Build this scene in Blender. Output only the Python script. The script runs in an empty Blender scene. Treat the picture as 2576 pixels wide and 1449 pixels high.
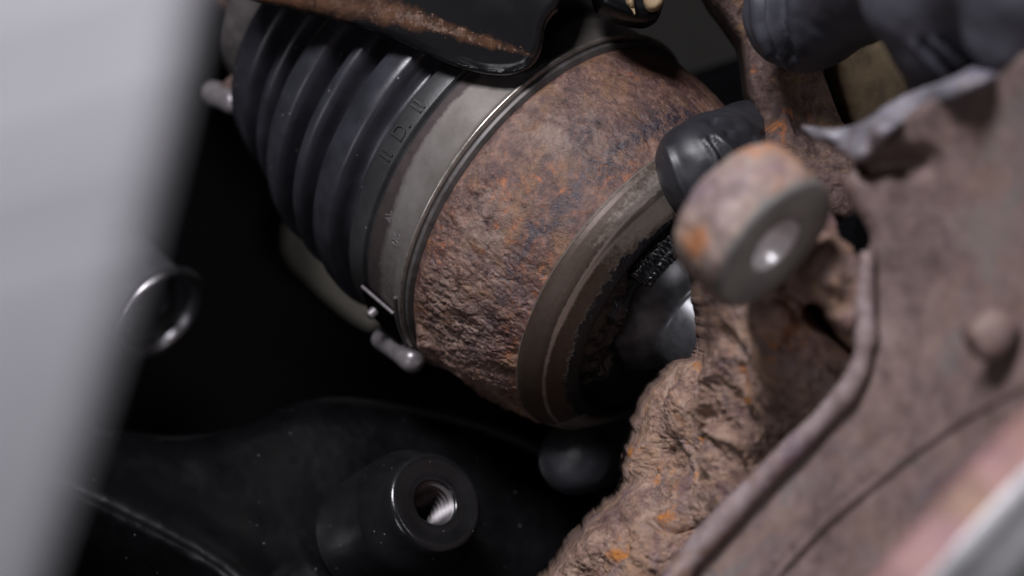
import bpy, math, random
import numpy as np
from mathutils import Vector
from mathutils.geometry import delaunay_2d_cdt
random.seed(4); rng = np.random.default_rng(4)
SC = bpy.context.scene
# ------------------------------------------------------------ camera, world, lamps
S = 0.2425 / 2576            # metres per photo pixel (2576 wide) at half a metre from the lens
cam = bpy.data.cameras.new('camera'); camo = bpy.data.objects.new('camera', cam)
SC.collection.objects.link(camo); SC.camera = camo
camo.location = (0, -0.5, 0); camo.rotation_euler = (math.pi / 2, 0, 0)
cam.sensor_width = 36; cam.lens = 36 * 0.5 / 0.2425
cam.clip_start = 0.01; cam.clip_end = 20
cam.dof.use_dof = True; cam.dof.focus_distance = 0.456; cam.dof.aperture_fstop = 8.0
cam.dof.aperture_blades = 0
wd = bpy.data.worlds.new('World'); SC.world = wd; wd.use_nodes = True
wd.node_tree.nodes['Background'].inputs[0].default_value = (0.75, 0.8, 1, 1)
wd.node_tree.nodes['Background'].inputs[1].default_value = 0.005
SC.view_settings.view_transform = 'Standard'; SC.view_settings.look = 'None'
SC.view_settings.exposure = 0.0; SC.view_settings.gamma = 1.0


def lamp(name, loc, aim, size, power, col):
    l = bpy.data.lights.new(name, 'AREA'); l.shape = 'RECTANGLE'; l.size = size[0]; l.size_y = size[1]
    l.energy = power; l.color = col
    o = bpy.data.objects.new(name, l); SC.collection.objects.link(o)
    o.location = loc
    o.rotation_euler = (Vector(aim) - Vector(loc)).to_track_quat('-Z', 'Y').to_euler()
    return o


lamp('work_light', (-0.14, -0.50, 0.38), (0.0, -0.05, 0.0), (0.18, 0.13), 5.1, (0.95, 0.94, 1.0))
lamp('work_light', (0.38, -0.50, 0.13), (0.03, -0.08, 0.0), (0.12, 0.12), 0.9, (0.97, 0.95, 1.0))


lamp('work_light', (-0.30, -0.50, -0.20), (0.0, -0.02, -0.03), (0.16, 0.2), 0.42, (0.93, 0.93, 1.0))


# ------------------------------------------------------------ numeric noise
def _hash(ix, iy, iz, seed):
    h = (ix.astype(np.int64) * 374761393 + iy.astype(np.int64) * 668265263 + iz.astype(np.int64) * 2147483647 + seed * 1274126177) & 0xffffffff
    h = ((h ^ (h >> 13)) * 1274126177) & 0xffffffff
    h = ((h ^ (h >> 16)) * 2246822519) & 0xffffffff
    return ((h ^ (h >> 15)) & 0xffffff) / float(0xffffff)


def vnoise(P, seed=0):
    i = np.floor(P); f = P - i; f = f * f * f * (f * (f * 6 - 15) + 10)
    i = i.astype(np.int64); r = 0
    for dx in (0, 1):
        for dy in (0, 1):
            for dz in (0, 1):
                w = (f[:, 0] if dx else 1 - f[:, 0]) * (f[:, 1] if dy else 1 - f[:, 1]) * (f[:, 2] if dz else 1 - f[:, 2])
                r = r + w * _hash(i[:, 0] + dx, i[:, 1] + dy, i[:, 2] + dz, seed)
    return r * 2 - 1


def fbm(P, freq, octv=4, seed=0, gain=0.5):
    r = 0; a = 1; n = 0
    for k in range(octv):
        r = r + a * vnoise(P * freq * 2 ** k + 17.3 * k, seed + k); n += a; a *= gain
    return r / n


def worley(P, seed=0):
    i = np.floor(P).astype(np.int64)
    F1 = np.full(len(P), 9.0); F2 = F1.copy(); ID = np.zeros(len(P))
    for dx in (-1, 0, 1):
        for dy in (-1, 0, 1):
            for dz in (-1, 0, 1):
                c = i + np.array([dx, dy, dz])
                q = np.stack([_hash(c[:, 0], c[:, 1], c[:, 2], seed + s) for s in (1, 2, 3)], 1) + c
                d = np.sqrt(((P - q) ** 2).sum(1)); idv = _hash(c[:, 0], c[:, 1], c[:, 2], seed + 7)
                m = d < F1
                F2 = np.where(m, F1, np.minimum(F2, d)); ID = np.where(m, idv, ID); F1 = np.where(m, d, F1)
    return F1, F2, ID


def sstep(a, b, x):
    t = np.clip((x - a) / (b - a), 0, 1); return t * t * (3 - 2 * t)


def flakes(P, f, seed, warp=0.35):
    """scaly rust: plates at uneven heights, ragged cracks between them (about -1..1)"""
    Q = P * f + warp * np.stack([fbm(P, f * 1.7, 3, seed + 31 + k) for k in range(3)], 1)
    F1, F2, ID = worley(Q, seed)
    crack = 1 - sstep(0.0, 0.16, F2 - F1)
    return (ID - 0.5) * 1.2 - crack * 0.9


def layers(P, f, n, seed):
    """rust that splits in layers: a slow field broken into ragged steps"""
    q = (fbm(P, f, 5, seed, .55) * 1.3 + .5) * n; k = np.floor(q)
    return (k + sstep(.55, .95, q - k)) / n - .5


# ------------------------------------------------------------ scene helpers
ORG = {}


def link(o, parent=None):
    SC.collection.objects.link(o)
    if parent is not None: o.parent = parent
    return o


def W(px, py, d):
    """the place that lies d metres from the lens behind photo pixel px, py"""
    return np.array([(px - 1288) * S * d / 0.5, d - 0.5, (724.5 - py) * S * d / 0.5])


def tag(o, label, cat, group=None, kind=None):
    if label: o['label'] = label
    if cat: o['category'] = cat
    if group: o['group'] = group
    if kind: o['kind'] = kind
    return o


def empty(name, loc, label, cat):
    o = bpy.data.objects.new(name, None); o.empty_display_size = 0.01
    o.location = tuple(loc); ORG[o] = np.array(loc, float); link(o)
    return tag(o, label, cat)


def mk(name, V, F, mat, parent=None, sharp=40, attrs=None, org=None):
    V = np.asarray(V, float)
    base = ORG[parent] if parent is not None else (np.array(org, float) if org is not None else V.mean(0))
    me = bpy.data.meshes.new(name)
    me.from_pydata((V - base).tolist(), [], [tuple(int(i) for i in f) for f in F] if not isinstance(F, np.ndarray) else F.tolist())
    me.materials.append(mat)
    me.polygons.foreach_set('use_smooth', [True] * len(me.polygons))
    if sharp: me.set_sharp_from_angle(angle=math.radians(sharp))
    for k, a in (attrs or {}).items():
        at = me.attributes.new(k, 'FLOAT', 'POINT'); at.data.foreach_set('value', np.asarray(a, np.float32))
    me.update()
    o = bpy.data.objects.new(name, me)
    if parent is None: o.location = tuple(base)
    ORG[o] = base
    return link(o, parent)


def frame(u):
    u = np.array(u, float); u /= np.linalg.norm(u)
    v = np.cross(u, [0, 1, 0]); v /= np.linalg.norm(v)
    return u, v, np.cross(u, v)


def lathe(C, u, prof, seg=128, disp=None, a0=0.0, a1=2 * math.pi, close_ends=True):
    u, v, w = frame(u); prof = np.array(prof, float)
    full = abs(a1 - a0 - 2 * math.pi) < 1e-6
    ph = np.linspace(a0, a1, seg + (0 if full else 1), endpoint=not full)
    T, PH = np.meshgrid(prof[:, 0], ph, indexing='ij'); R = np.repeat(prof[:, 1][:, None], len(ph), 1)
    rad = np.cos(PH)[..., None] * v + np.sin(PH)[..., None] * w
    P = (C + T[..., None] * u + R[..., None] * rad).reshape(-1, 3)
    if disp is not None:
        d = disp(P, T.ravel(), PH.ravel()); P = P + rad.reshape(-1, 3) * d[:, None]
    n, m = len(prof), len(ph)
    i, j = np.meshgrid(np.arange(n - 1), np.arange(m if full else m - 1), indexing='ij'); i = i.ravel(); j = j.ravel(); k = (j + 1) % m
    F = np.stack([i * m + j, i * m + k, (i + 1) * m + k, (i + 1) * m + j], 1)[:, ::-1]
    F = F.tolist()
    if close_ends and full:
        if prof[0, 1] > 1e-6: F.append(list(range(m)))
        if prof[-1, 1] > 1e-6: F.append([(n - 1) * m + q for q in range(m)][::-1])
    return P, F


def resample(poly, step, closed=True):
    P = np.array(poly, float)
    if closed: P = np.vstack([P, P[:1]])
    out = []
    for a, b in zip(P[:-1], P[1:]):
        n = max(1, int(round(np.hypot(*(b - a)) / step)))
        out += [a + (b - a) * k / n for k in range(n)]
    if not closed: out.append(P[-1])
    return np.array(out)


def smooth_poly(poly, it=2, closed=True):
    P = np.array(poly, float)
    for _ in range(it):
        if closed:
            N = np.roll(P, -1, 0); P = np.stack([.75 * P + .25 * N, .25 * P + .75 * N], 1).reshape(-1, 2)
        else:
            A, B = P[:-1], P[1:]
            P = np.vstack([P[:1], np.stack([.75 * A + .25 * B, .25 * A + .75 * B], 1).reshape(-1, 2), P[-1:]])
    return P


def seg_dist(Q, line):
    """distance to a polyline, signed side (+ on its right as drawn on the photo) and run along it 0..1"""
    L = np.array(line, float); best = np.full(len(Q), 1e9); side = np.zeros(len(Q)); run = np.zeros(len(Q))
    ls = np.hypot(*(L[1:] - L[:-1]).T); tot = ls.sum(); acc = 0
    for a, b, l in zip(L[:-1], L[1:], ls):
        t = np.clip(((Q - a) @ (b - a)) / (l * l), 0, 1); c = a + t[:, None] * (b - a); e = Q - c
        d = np.hypot(e[:, 0], e[:, 1]); m = d < best
        cr = (b - a)[0] * (Q - a)[:, 1] - (b - a)[1] * (Q - a)[:, 0]
        best = np.where(m, d, best); side = np.where(m, np.sign(cr), side); run = np.where(m, (acc + t * l) / tot, run); acc += l
    return best, side, run


def inside(Q, P):
    r = np.zeros(len(Q), bool); x, y = Q[:, 0], Q[:, 1]
    for (x0, y0), (x1, y1) in zip(P, np.roll(P, -1, 0)):
        if y0 == y1: continue
        c = ((y0 > y) != (y1 > y)) & (x < (x1 - x0) * (y - y0) / (y1 - y0) + x0); r ^= c
    return r


def field(pts, sig=130):
    """smooth depth from a few measured points (px, py, metres)"""
    A = np.array(pts, float)

    def f(Q):
        d2 = ((Q[:, None] - A[None, :, :2]) ** 2).sum(2); w = 1 / (d2 + sig * sig * .12) ** 1.6
        return (w * A[None, :, 2]).sum(1) / w.sum(1)
    return f


def quad(pts, deg=2):
    """plane or gently curved sheet through measured points (px, py, metres)"""
    A = np.array(pts, float)

    def B(x, y):
        x, y = (x - 1288) / 1000, (y - 724) / 1000
        return np.stack([x * 0 + 1, x, y] + ([x * x, x * y, y * y] if deg > 1 else []), 1)
    c = np.linalg.lstsq(B(A[:, 0], A[:, 1]), A[:, 2], rcond=None)[0]
    return lambda Q: B(Q[:, 0], Q[:, 1]) @ c


def relief(name, poly, depth, thick, er, step, mat, parent=None, noise=None, rounds=1, sharp=45, attrs=None, org=None, along_normal=False, jag=0.0):
    """a solid plate or casting: its front follows the depth field, its rim is rounded, its back closes it"""
    P = smooth_poly(poly, rounds) if rounds else np.array(poly, float)
    B = resample(P, step)
    if jag:
        q = np.stack([B[:, 0], B[:, 1], B[:, 0] * 0], 1); B = B + jag * np.stack([fbm(q, .03, 4, 201, .5), fbm(q, .03, 4, 202, .5)], 1); P = B
    lo, hi = P.min(0), P.max(0)
    gx, gy = np.meshgrid(np.arange(lo[0], hi[0], step), np.arange(lo[1], hi[1], step * .87))
    gx = gx + (np.arange(gx.shape[0])[:, None] % 2) * step * .5
    Q = np.stack([gx.ravel(), gy.ravel()], 1); Q = Q + rng.uniform(-.18, .18, Q.shape) * step
    ring = np.vstack([P, P[:1]])
    Q = Q[inside(Q, P)]; Q = Q[seg_dist(Q, ring)[0] > step * .6]
    A = np.vstack([B, Q]); nb = len(B)
    vs, _, fs, *_r = delaunay_2d_cdt([Vector(p) for p in A], [(i, (i + 1) % nb) for i in range(nb)], [list(range(nb))], 1, 1e-6)
    A = np.array([tuple(v) for v in vs])
    dpt = depth(A); ed = seg_dist(A, ring)[0] * S * dpt / 0.5
    e = np.minimum(ed, er); dd = dpt + er - np.sqrt(np.maximum(er * er - (er - e) ** 2, 0))
    X = np.stack([(A[:, 0] - 1288) * S * dpt / .5, dd - .5, (724.5 - A[:, 1]) * S * dpt / .5], 1)
    if noise is not None:
        n = noise(X, A)
        if along_normal:
            nr = np.zeros_like(X)
            for f in fs:
                q = np.cross(X[f[1]] - X[f[0]], X[f[2]] - X[f[0]])
                if q[1] > 0: q = -q
                for k in f: nr[k] += q
            nr /= np.linalg.norm(nr, axis=1)[:, None] + 1e-12
            X = X + nr * (n * (.12 + .88 * sstep(0, er * .9, ed)))[:, None]
        else: X[:, 1] -= n
    n = len(X)
    Bk = X.copy(); Bk[:, 1] = np.maximum(dpt - .5 + thick, X[:, 1] + thick * .4)
    cnt = {}
    for f in fs:
        for a, b in zip(f, list(f[1:]) + [f[0]]): cnt[(a, b)] = 1
    F = []
    flip = None
    for f in fs:
        if flip is None:
            a, b, c = (X[k] for k in f[:3]); flip = np.cross(b - a, c - a)[1] > 0
        F.append(list(f)[::-1] if flip else list(f))
        F.append([k + n for k in (f if flip else f[::-1])])
    for (a, b) in cnt:
        if (b, a) not in cnt:
            F.append([a, b, b + n, a + n] if flip else [b, a, a + n, b + n])
    at = {k: np.concatenate([fn(X, A)] * 2) for k, fn in (attrs or {}).items()}
    return mk(name, np.vstack([X, Bk]), F, mat, parent, sharp, at, org)


def tube(path, rad, seg=14):
    """a round bar through 3-D points with a radius at each"""
    P = np.array(path, float); n = len(P); V = []; F = []
    rad = np.broadcast_to(rad, (n,))
    T = np.gradient(P, axis=0); ref = np.array([0.3, 0.2, 1.0])
    for i in range(n):
        t = T[i] / np.linalg.norm(T[i]); a = np.cross(t, ref); a /= np.linalg.norm(a); b = np.cross(t, a)
        for k in range(seg):
            g = 2 * math.pi * k / seg; V.append(P[i] + rad[i] * (math.cos(g) * a + math.sin(g) * b))
    for i in range(n - 1):
        for k in range(seg):
            q = (k + 1) % seg; F.append([i * seg + k, i * seg + q, (i + 1) * seg + q, (i + 1) * seg + k][::-1])
    F.append(list(range(seg))); F.append([(n - 1) * seg + k for k in range(seg)][::-1])
    return np.array(V), F


def surface_nets(f, org, h):
    nx, ny, nz = f.shape; ins = f < 0
    c = [(i, j, k) for i in (0, 1) for j in (0, 1) for k in (0, 1)]
    sl = lambda o: (slice(o[0], nx - 1 + o[0]), slice(o[1], ny - 1 + o[1]), slice(o[2], nz - 1 + o[2]))
    tot = sum(ins[sl(o)].astype(np.int8) for o in c); act = (tot > 0) & (tot < 8)
    idx = np.argwhere(act); acc = np.zeros((len(idx), 3)); cn = np.zeros(len(idx))
    for a in c:
        for ax in range(3):
            if a[ax]: continue
            b = list(a); b[ax] = 1
            fa = f[idx[:, 0] + a[0], idx[:, 1] + a[1], idx[:, 2] + a[2]]; fb = f[idx[:, 0] + b[0], idx[:, 1] + b[1], idx[:, 2] + b[2]]
            m = (fa < 0) != (fb < 0); t = np.where(m, fa / np.where(m, fa - fb, 1), 0)
            p = np.tile(np.array(a, float), (len(idx), 1)); p[:, ax] += t
            acc += p * m[:, None]; cn += m
    V = org + (idx + acc / cn[:, None]) * h
    num = -np.ones(act.shape, np.int64); num[act] = np.arange(len(idx)); F = []
    for ax in range(3):
        o1, o2 = [(1, 2), (2, 0), (0, 1)][ax]
        s0 = [slice(None)] * 3; s1 = [slice(None)] * 3; s0[ax] = slice(0, -1); s1[ax] = slice(1, None)
        A, B = ins[tuple(s0)], ins[tuple(s1)]
        e = np.argwhere(A != B)
        ok = (e[:, o1] > 0) & (e[:, o2] > 0) & (e[:, o1] < f.shape[o1] - 1) & (e[:, o2] < f.shape[o2] - 1); e = e[ok]
        d1 = np.zeros(3, int); d1[o1] = 1; d2 = np.zeros(3, int); d2[o2] = 1
        q = np.stack([num[tuple((e - d1 - d2).T)], num[tuple((e - d2).T)], num[tuple(e.T)], num[tuple((e - d1).T)]], 1)
        fl = ~ins[tuple(e.T)]; q[fl] = q[fl][:, ::-1]; F.append(q)
    return V, np.vstack(F)


# ------------------------------------------------------------ materials
def mat(name):
    m = bpy.data.materials.new(name); m.use_nodes = True
    nt = m.node_tree; b = nt.nodes['Principled BSDF']; return m, nt, b


def N(nt, typ, **kw):
    n = nt.nodes.new(typ)
    for k, v in kw.items():
        if k == 'inp':
            for i, x in v.items():
                if hasattr(x, 'is_output'): nt.links.new(x, n.inputs[i])
                else: n.inputs[i].default_value = x
        else: setattr(n, k, v)
    return n


def coord(nt): return N(nt, 'ShaderNodeTexCoord').outputs['Object']


def noise(nt, co, scale, detail=6, rough=0.6, dist=0.0):
    return N(nt, 'ShaderNodeTexNoise', inp={'Vector': co, 'Scale': scale, 'Detail': detail, 'Roughness': rough, 'Distortion': dist}).outputs['Fac']


def ramp(nt, fac, stops, interp='LINEAR'):
    r = N(nt, 'ShaderNodeValToRGB', inp={0: fac}); cr = r.color_ramp; cr.interpolation = interp
    while len(cr.elements) < len(stops): cr.elements.new(0.5)
    for e, (p, c) in zip(cr.elements, stops):
        e.position = p; e.color = (*(c if isinstance(c, tuple) else (c, c, c)), 1)
    return r.outputs[0]


def mix(nt, fac, a, b, mode='MIX'):
    n = N(nt, 'ShaderNodeMix', data_type='RGBA', blend_type=mode)
    for i, x in ((0, fac), (6, a), (7, b)):
        if hasattr(x, 'is_output'): nt.links.new(x, n.inputs[i])
        elif isinstance(x, tuple): n.inputs[i].default_value = (*x, 1)
        else: n.inputs[i].default_value = x
    return n.outputs[2]


def mth(nt, op, a, b=0.0, clamp=False):
    n = N(nt, 'ShaderNodeMath', operation=op, use_clamp=clamp, inp={0: a, 1: b}); return n.outputs[0]


def attr(nt, name): return N(nt, 'ShaderNodeAttribute', attribute_name=name).outputs['Fac']


def bump(nt, b, h, strength=0.5, dist=0.0005, prev=None):
    n = N(nt, 'ShaderNodeBump', inp={'Strength': strength, 'Distance': dist, 'Height': h})
    if prev is not None: nt.links.new(prev, n.inputs['Normal'])
    nt.links.new(n.outputs[0], b.inputs['Normal']); return n.outputs[0]


def rust(name, dark, mid, pale, orange, ocut=0.66, scale=160, rough=0.72, bstr=0.7, bdist=0.0006, streak=False, grey=None, spec=0.35, fine=1.0, ochre=(0.2, 0.115, 0.055), crackle=0.5, patch=False):
    m, nt, b = mat(name); co = coord(nt)
    n1 = noise(nt, co, scale, 8, 0.68, 0.4); n2 = noise(nt, co, scale * 3.7 * fine, 6, 0.7); n3 = noise(nt, co, scale * .45, 4, 0.6)
    f = mth(nt, 'ADD', mth(nt, 'MULTIPLY', n1, 0.5), mth(nt, 'MULTIPLY', n2, 0.5))
    c = ramp(nt, f, [(0.36, dark), (0.5, mid), (0.66, pale)])
    c = mix(nt, ramp(nt, noise(nt, co, scale * .7, 7, 0.7, 0.5), [(0.5, 0.0), (0.64, 0.75)]), c, ochre)
    c = mix(nt, ramp(nt, N(nt, 'ShaderNodeTexNoise', inp={'Vector': N(nt, 'ShaderNodeMapping', inp={'Vector': co, 'Location': (3.1, 1.7, 0.4)}).outputs[0], 'Scale': scale * .8, 'Detail': 7.0, 'Roughness': 0.7}).outputs['Fac'], [(0.52, 0.0), (0.66, 0.7)]), c, tuple(x * .55 for x in mid[:1]) + (mid[1] * .5, mid[2] * .75))
    if grey:
        c = mix(nt, ramp(nt, noise(nt, co, scale * .6, 6, 0.7, 0.6), [(0.54, 0.0), (0.66, 0.75)]), c, grey)
    om = ramp(nt, noise(nt, co, scale * 1.1, 7, 0.72, 0.8), [(ocut - .05, 0.0), (ocut + .05, 1.0)])
    om = mth(nt, 'MULTIPLY', om, ramp(nt, n3, [(0.42, 0.15), (0.58, 1.0)]))
    if streak:
        z = attr(nt, 'orange'); om = mth(nt, 'ADD', mth(nt, 'MULTIPLY', om, 0.5), mth(nt, 'MULTIPLY', z, ramp(nt, noise(nt, co, scale * 1.8, 7, 0.75, 0.6), [(0.54, 0.0), (0.66, 1.0)])), True)
    if patch:
        om = mth(nt, 'MAXIMUM', om, ramp(nt, mth(nt, 'ADD', attr(nt, 'patch'), mth(nt, 'MULTIPLY', mth(nt, 'SUBTRACT', n1, 0.5), 1.5)), [(0.45, 0.0), (0.85, 0.9)]))
    c = mix(nt, om, c, orange)
    r = mth(nt, 'ADD', mth(nt, 'MULTIPLY', n2, 0.5), rough - 0.28)
    if streak:
        s = attr(nt, 'streak'); s = mth(nt, 'MULTIPLY', s, ramp(nt, noise(nt, co, scale * 1.9, 7, 0.75, 0.8), [(0.42, 0.0), (0.54, 1.0)]))
        c = mix(nt, s, c, (0.022, 0.016, 0.026)); r = mth(nt, 'SUBTRACT', r, mth(nt, 'MULTIPLY', s, 0.2))
        c = mix(nt, mth(nt, 'MULTIPLY', attr(nt, 'ash'), ramp(nt, n1, [(0.42, 0.0), (0.58, 0.8)])), c, (0.24, 0.168, 0.135))
    # fine ragged cracks between scales
    wv = N(nt, 'ShaderNodeVectorMath', operation='SCALE', inp={0: N(nt, 'ShaderNodeTexNoise', inp={'Vector': co, 'Scale': scale * 2.2, 'Detail': 4.0}).outputs['Color'], 3: 1.1 / scale}).outputs[0]
    vc = N(nt, 'ShaderNodeVectorMath', operation='ADD', inp={0: co, 1: wv}).outputs[0]
    vo = N(nt, 'ShaderNodeTexVoronoi', feature='DISTANCE_TO_EDGE', inp={'Vector': vc, 'Scale': scale * 2.1}).outputs['Distance']
    ck = ramp(nt, vo, [(0.0, 0.0), (0.1, 1.0)])
    gate = ramp(nt, n3, [(0.44, 1.0), (0.6, 0.1)]); ck = mth(nt, 'SUBTRACT', 1.0, mth(nt, 'MULTIPLY', mth(nt, 'SUBTRACT', 1.0, ck), mth(nt, 'MULTIPLY', gate, crackle)))
    c = mix(nt, mth(nt, 'SUBTRACT', 1.0, ck), c, tuple(x * .35 for x in dark))
    nt.links.new(c, b.inputs['Base Color']); nt.links.new(r, b.inputs['Roughness'])
    b.inputs['Specular IOR Level'].default_value = spec
    p = bump(nt, b, n1, bstr, bdist * 1.2); p = bump(nt, b, n2, bstr, bdist * .6, p); p = bump(nt, b, ck, bstr, bdist * .5, p)
    bump(nt, b, noise(nt, co, scale * 11, 3, 0.7), bstr * .7, bdist * .2, p)
    return m


M = {}
M['rust_drum'] = rust('rusted iron', (0.024, 0.011, 0.01), (0.105, 0.05, 0.038), (0.26, 0.15, 0.112), (0.38, 0.115, 0.025), 0.64, 200, 0.62, 0.9, 0.0006, True, spec=0.7, ochre=(0.2, 0.1, 0.045), crackle=0.22)
M['rust_cast'] = rust('scaly rust', (0.075, 0.04, 0.032), (0.27, 0.168, 0.128), (0.48, 0.345, 0.27), (0.46, 0.17, 0.03), 0.62, 130, 0.78, 1.0, 0.0012, grey=(0.24, 0.18, 0.175), ochre=(0.38, 0.235, 0.145), crackle=.25, patch=True)
M['rust_boss'] = rust('smooth rust', (0.14, 0.09, 0.072), (0.26, 0.195, 0.165), (0.36, 0.29, 0.255), (0.42, 0.14, 0.03), 0.58, 55, 0.75, 0.6, 0.0008, ochre=(0.3, 0.17, 0.1), patch=True)
M['rust_arm'] = rust('dark rust', (0.03, 0.018, 0.015), (0.085, 0.052, 0.044), (0.16, 0.108, 0.09), (0.33, 0.11, 0.03), 0.62, 140, 0.8, 1.0, 0.0012, crackle=.12)
M['shield'] = rust('brown dusty steel', (0.07, 0.046, 0.04), (0.135, 0.093, 0.083), (0.2, 0.143, 0.128), (0.4, 0.2, 0.05), 0.7, 70, 0.66, 0.7, 0.0006, grey=(0.125, 0.112, 0.112), ochre=(0.18, 0.118, 0.095), spec=.45, crackle=.15)
M['rim'] = rust('pinkish lit steel', (0.15, 0.105, 0.102), (0.23, 0.172, 0.17), (0.33, 0.27, 0.28), (0.4, 0.22, 0.15), 0.75, 120, 0.55, 0.5, 0.0005, spec=0.6)  # shield steel made lighter: light on the raised rim put into the colour
M['lip'] = rust('grey lit steel', (0.13, 0.1, 0.1), (0.19, 0.18, 0.2), (0.27, 0.265, 0.31), (0.4, 0.25, 0.2), 0.72, 90, 0.5, 0.4, 0.0005, spec=0.6)  # shield steel again, the brightness of the lit lip put into its colour
M['disc_rim'] = rust('red rusted steel', (0.17, 0.08, 0.076), (0.24, 0.12, 0.113), (0.32, 0.19, 0.178), (0.4, 0.2, 0.12), 0.7, 80, 0.6, 0.4, 0.0005)


def rubber(name, col, rough=0.45, speck=0.0, bstr=0.15, spec=0.5):
    m, nt, b = mat(name); co = coord(nt)
    n = noise(nt, co, 900, 4, 0.7); n2 = noise(nt, co, 120, 5, 0.6)
    c = mix(nt, ramp(nt, n2, [(0.35, 0.0), (0.7, 1.0)]), tuple(x * .75 for x in col), tuple(x * 1.3 for x in col))
    if speck:
        v = N(nt, 'ShaderNodeTexVoronoi', inp={'Vector': co, 'Scale': 420.0}); sp = ramp(nt, v.outputs['Distance'], [(0.0, 1.0), (0.07, 1.0), (0.1, 0.0)])
        sp = mth(nt, 'MULTIPLY', sp, ramp(nt, noise(nt, co, 260, 2), [(0.55, 0.0), (0.62, speck)])); c = mix(nt, sp, c, (0.3, 0.28, 0.3))
    nt.links.new(c, b.inputs['Base Color'])
    nt.links.new(mth(nt, 'ADD', mth(nt, 'MULTIPLY', n2, 0.22), rough - .1), b.inputs['Roughness'])
    b.inputs['Specular IOR Level'].default_value = spec
    bump(nt, b, n, bstr, 0.0002)
    return m


M['boot'] = rubber('boot rubber', (0.024, 0.024, 0.03), 0.34, 0.8, 0.15, 0.6)
M['cuff'] = rubber('cuff rubber', (0.026, 0.026, 0.027), 0.45, 0.6, 0.3)
M['glove'] = rubber('nitrile glove', (0.020, 0.020, 0.024), 0.46, 0.3, 0.2, 0.5)
M['glove_sheen'] = rubber('sheened nitrile glove', (0.045, 0.045, 0.056), 0.52, 0.3, 0.3, 0.4)  # lit copy of the black glove, its bluish sheen put into the colour
M['black_paint'] = rubber('black paint', (0.002, 0.002, 0.0024), 0.3, 0.4, 0.06, 0.25)
M['black_matt'] = rubber('matt black paint', (0.0012, 0.0012, 0.0015), 0.8, 0.0, 0.2, 0.03)


def simple(name, col, rough, metal=0.0, nscale=200, nvar=0.25, bstr=0.1, spec=0.5, stretch=None):
    m, nt, b = mat(name); co = coord(nt)
    if stretch: co = N(nt, 'ShaderNodeMapping', inp={'Vector': co, 'Scale': stretch}).outputs[0]
    n = noise(nt, co, nscale, 6, 0.65)
    c = mix(nt, ramp(nt, n, [(0.35, 0.0), (0.65, 1.0)]), tuple(x * (1 - nvar) for x in col), tuple(min(1, x * (1 + nvar)) for x in col))
    nt.links.new(c, b.inputs['Base Color']); b.inputs['Metallic'].default_value = metal
    nt.links.new(mth(nt, 'ADD', mth(nt, 'MULTIPLY', n, 0.24), rough - .12), b.inputs['Roughness'])
    b.inputs['Specular IOR Level'].default_value = spec
    bump(nt, b, n, bstr, 0.0003)
    return m


M['bright'] = simple('bright steel', (0.6, 0.59, 0.6), 0.3, 0.4, 260, 0.15)
M['pin'] = simple('dull zinc', (0.22, 0.2, 0.205), 0.36, 0.5, 400, 0.2)
M['bead'] = simple('bare bead steel', (0.42, 0.38, 0.34), 0.3, 0.75, 500, 0.25)
M['shaft'] = simple('oily steel', (0.05, 0.049, 0.053), 0.34, 0.45, 300, 0.3)
M['boss_face'] = simple('machined steel', (0.15, 0.145, 0.135), 0.55, 0.2, 120, 0.2)
M['disc_face'] = simple('worn brake steel', (0.6, 0.59, 0.6), 0.28, 0.3, 60, 0.3, 0.6)
M['thread'] = simple('thread steel', (0.11, 0.1, 0.102), 0.36, 0.6, 300, 0.2)
M['panel'] = simple('pale grey coating', (0.45, 0.445, 0.468), 0.5, 0.0, 30, 0.04, 0.02, 0.3)
M['wall'] = simple('grey beige wall', (0.038, 0.036, 0.033), 0.9, 0.0, 3, 0.15, 0.02, 0.1)
M['backing'] = simple('beige backing paint', (0.2, 0.185, 0.155), 0.8, 0.0, 20, 0.15, 0.05, 0.2)
M['boss_black'] = rubber('chipped black boss paint', (0.008, 0.008, 0.009), 0.2, 0.5, 0.2, 0.5)
M['bush'] = simple('dark steel bush', (0.055, 0.055, 0.062), 0.4, 0.2, 200, 0.3)
M['bush_rim'] = simple('bare steel edge', (0.42, 0.4, 0.42), 0.35, 1.0, 200, 0.25)
M['tan'] = simple('tan stained steel', (0.3, 0.21, 0.115), 0.7, 0.0, 160, 0.4, 0.3)
M['clevis'] = simple('olive tan rust', (0.14, 0.1, 0.055), 0.8, 0.0, 140, 0.4, 0.5)
M['ring_dark'] = simple('dark grey iron', (0.09, 0.08, 0.077), 0.5, 0.3, 300, 0.3, 0.3)


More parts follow.
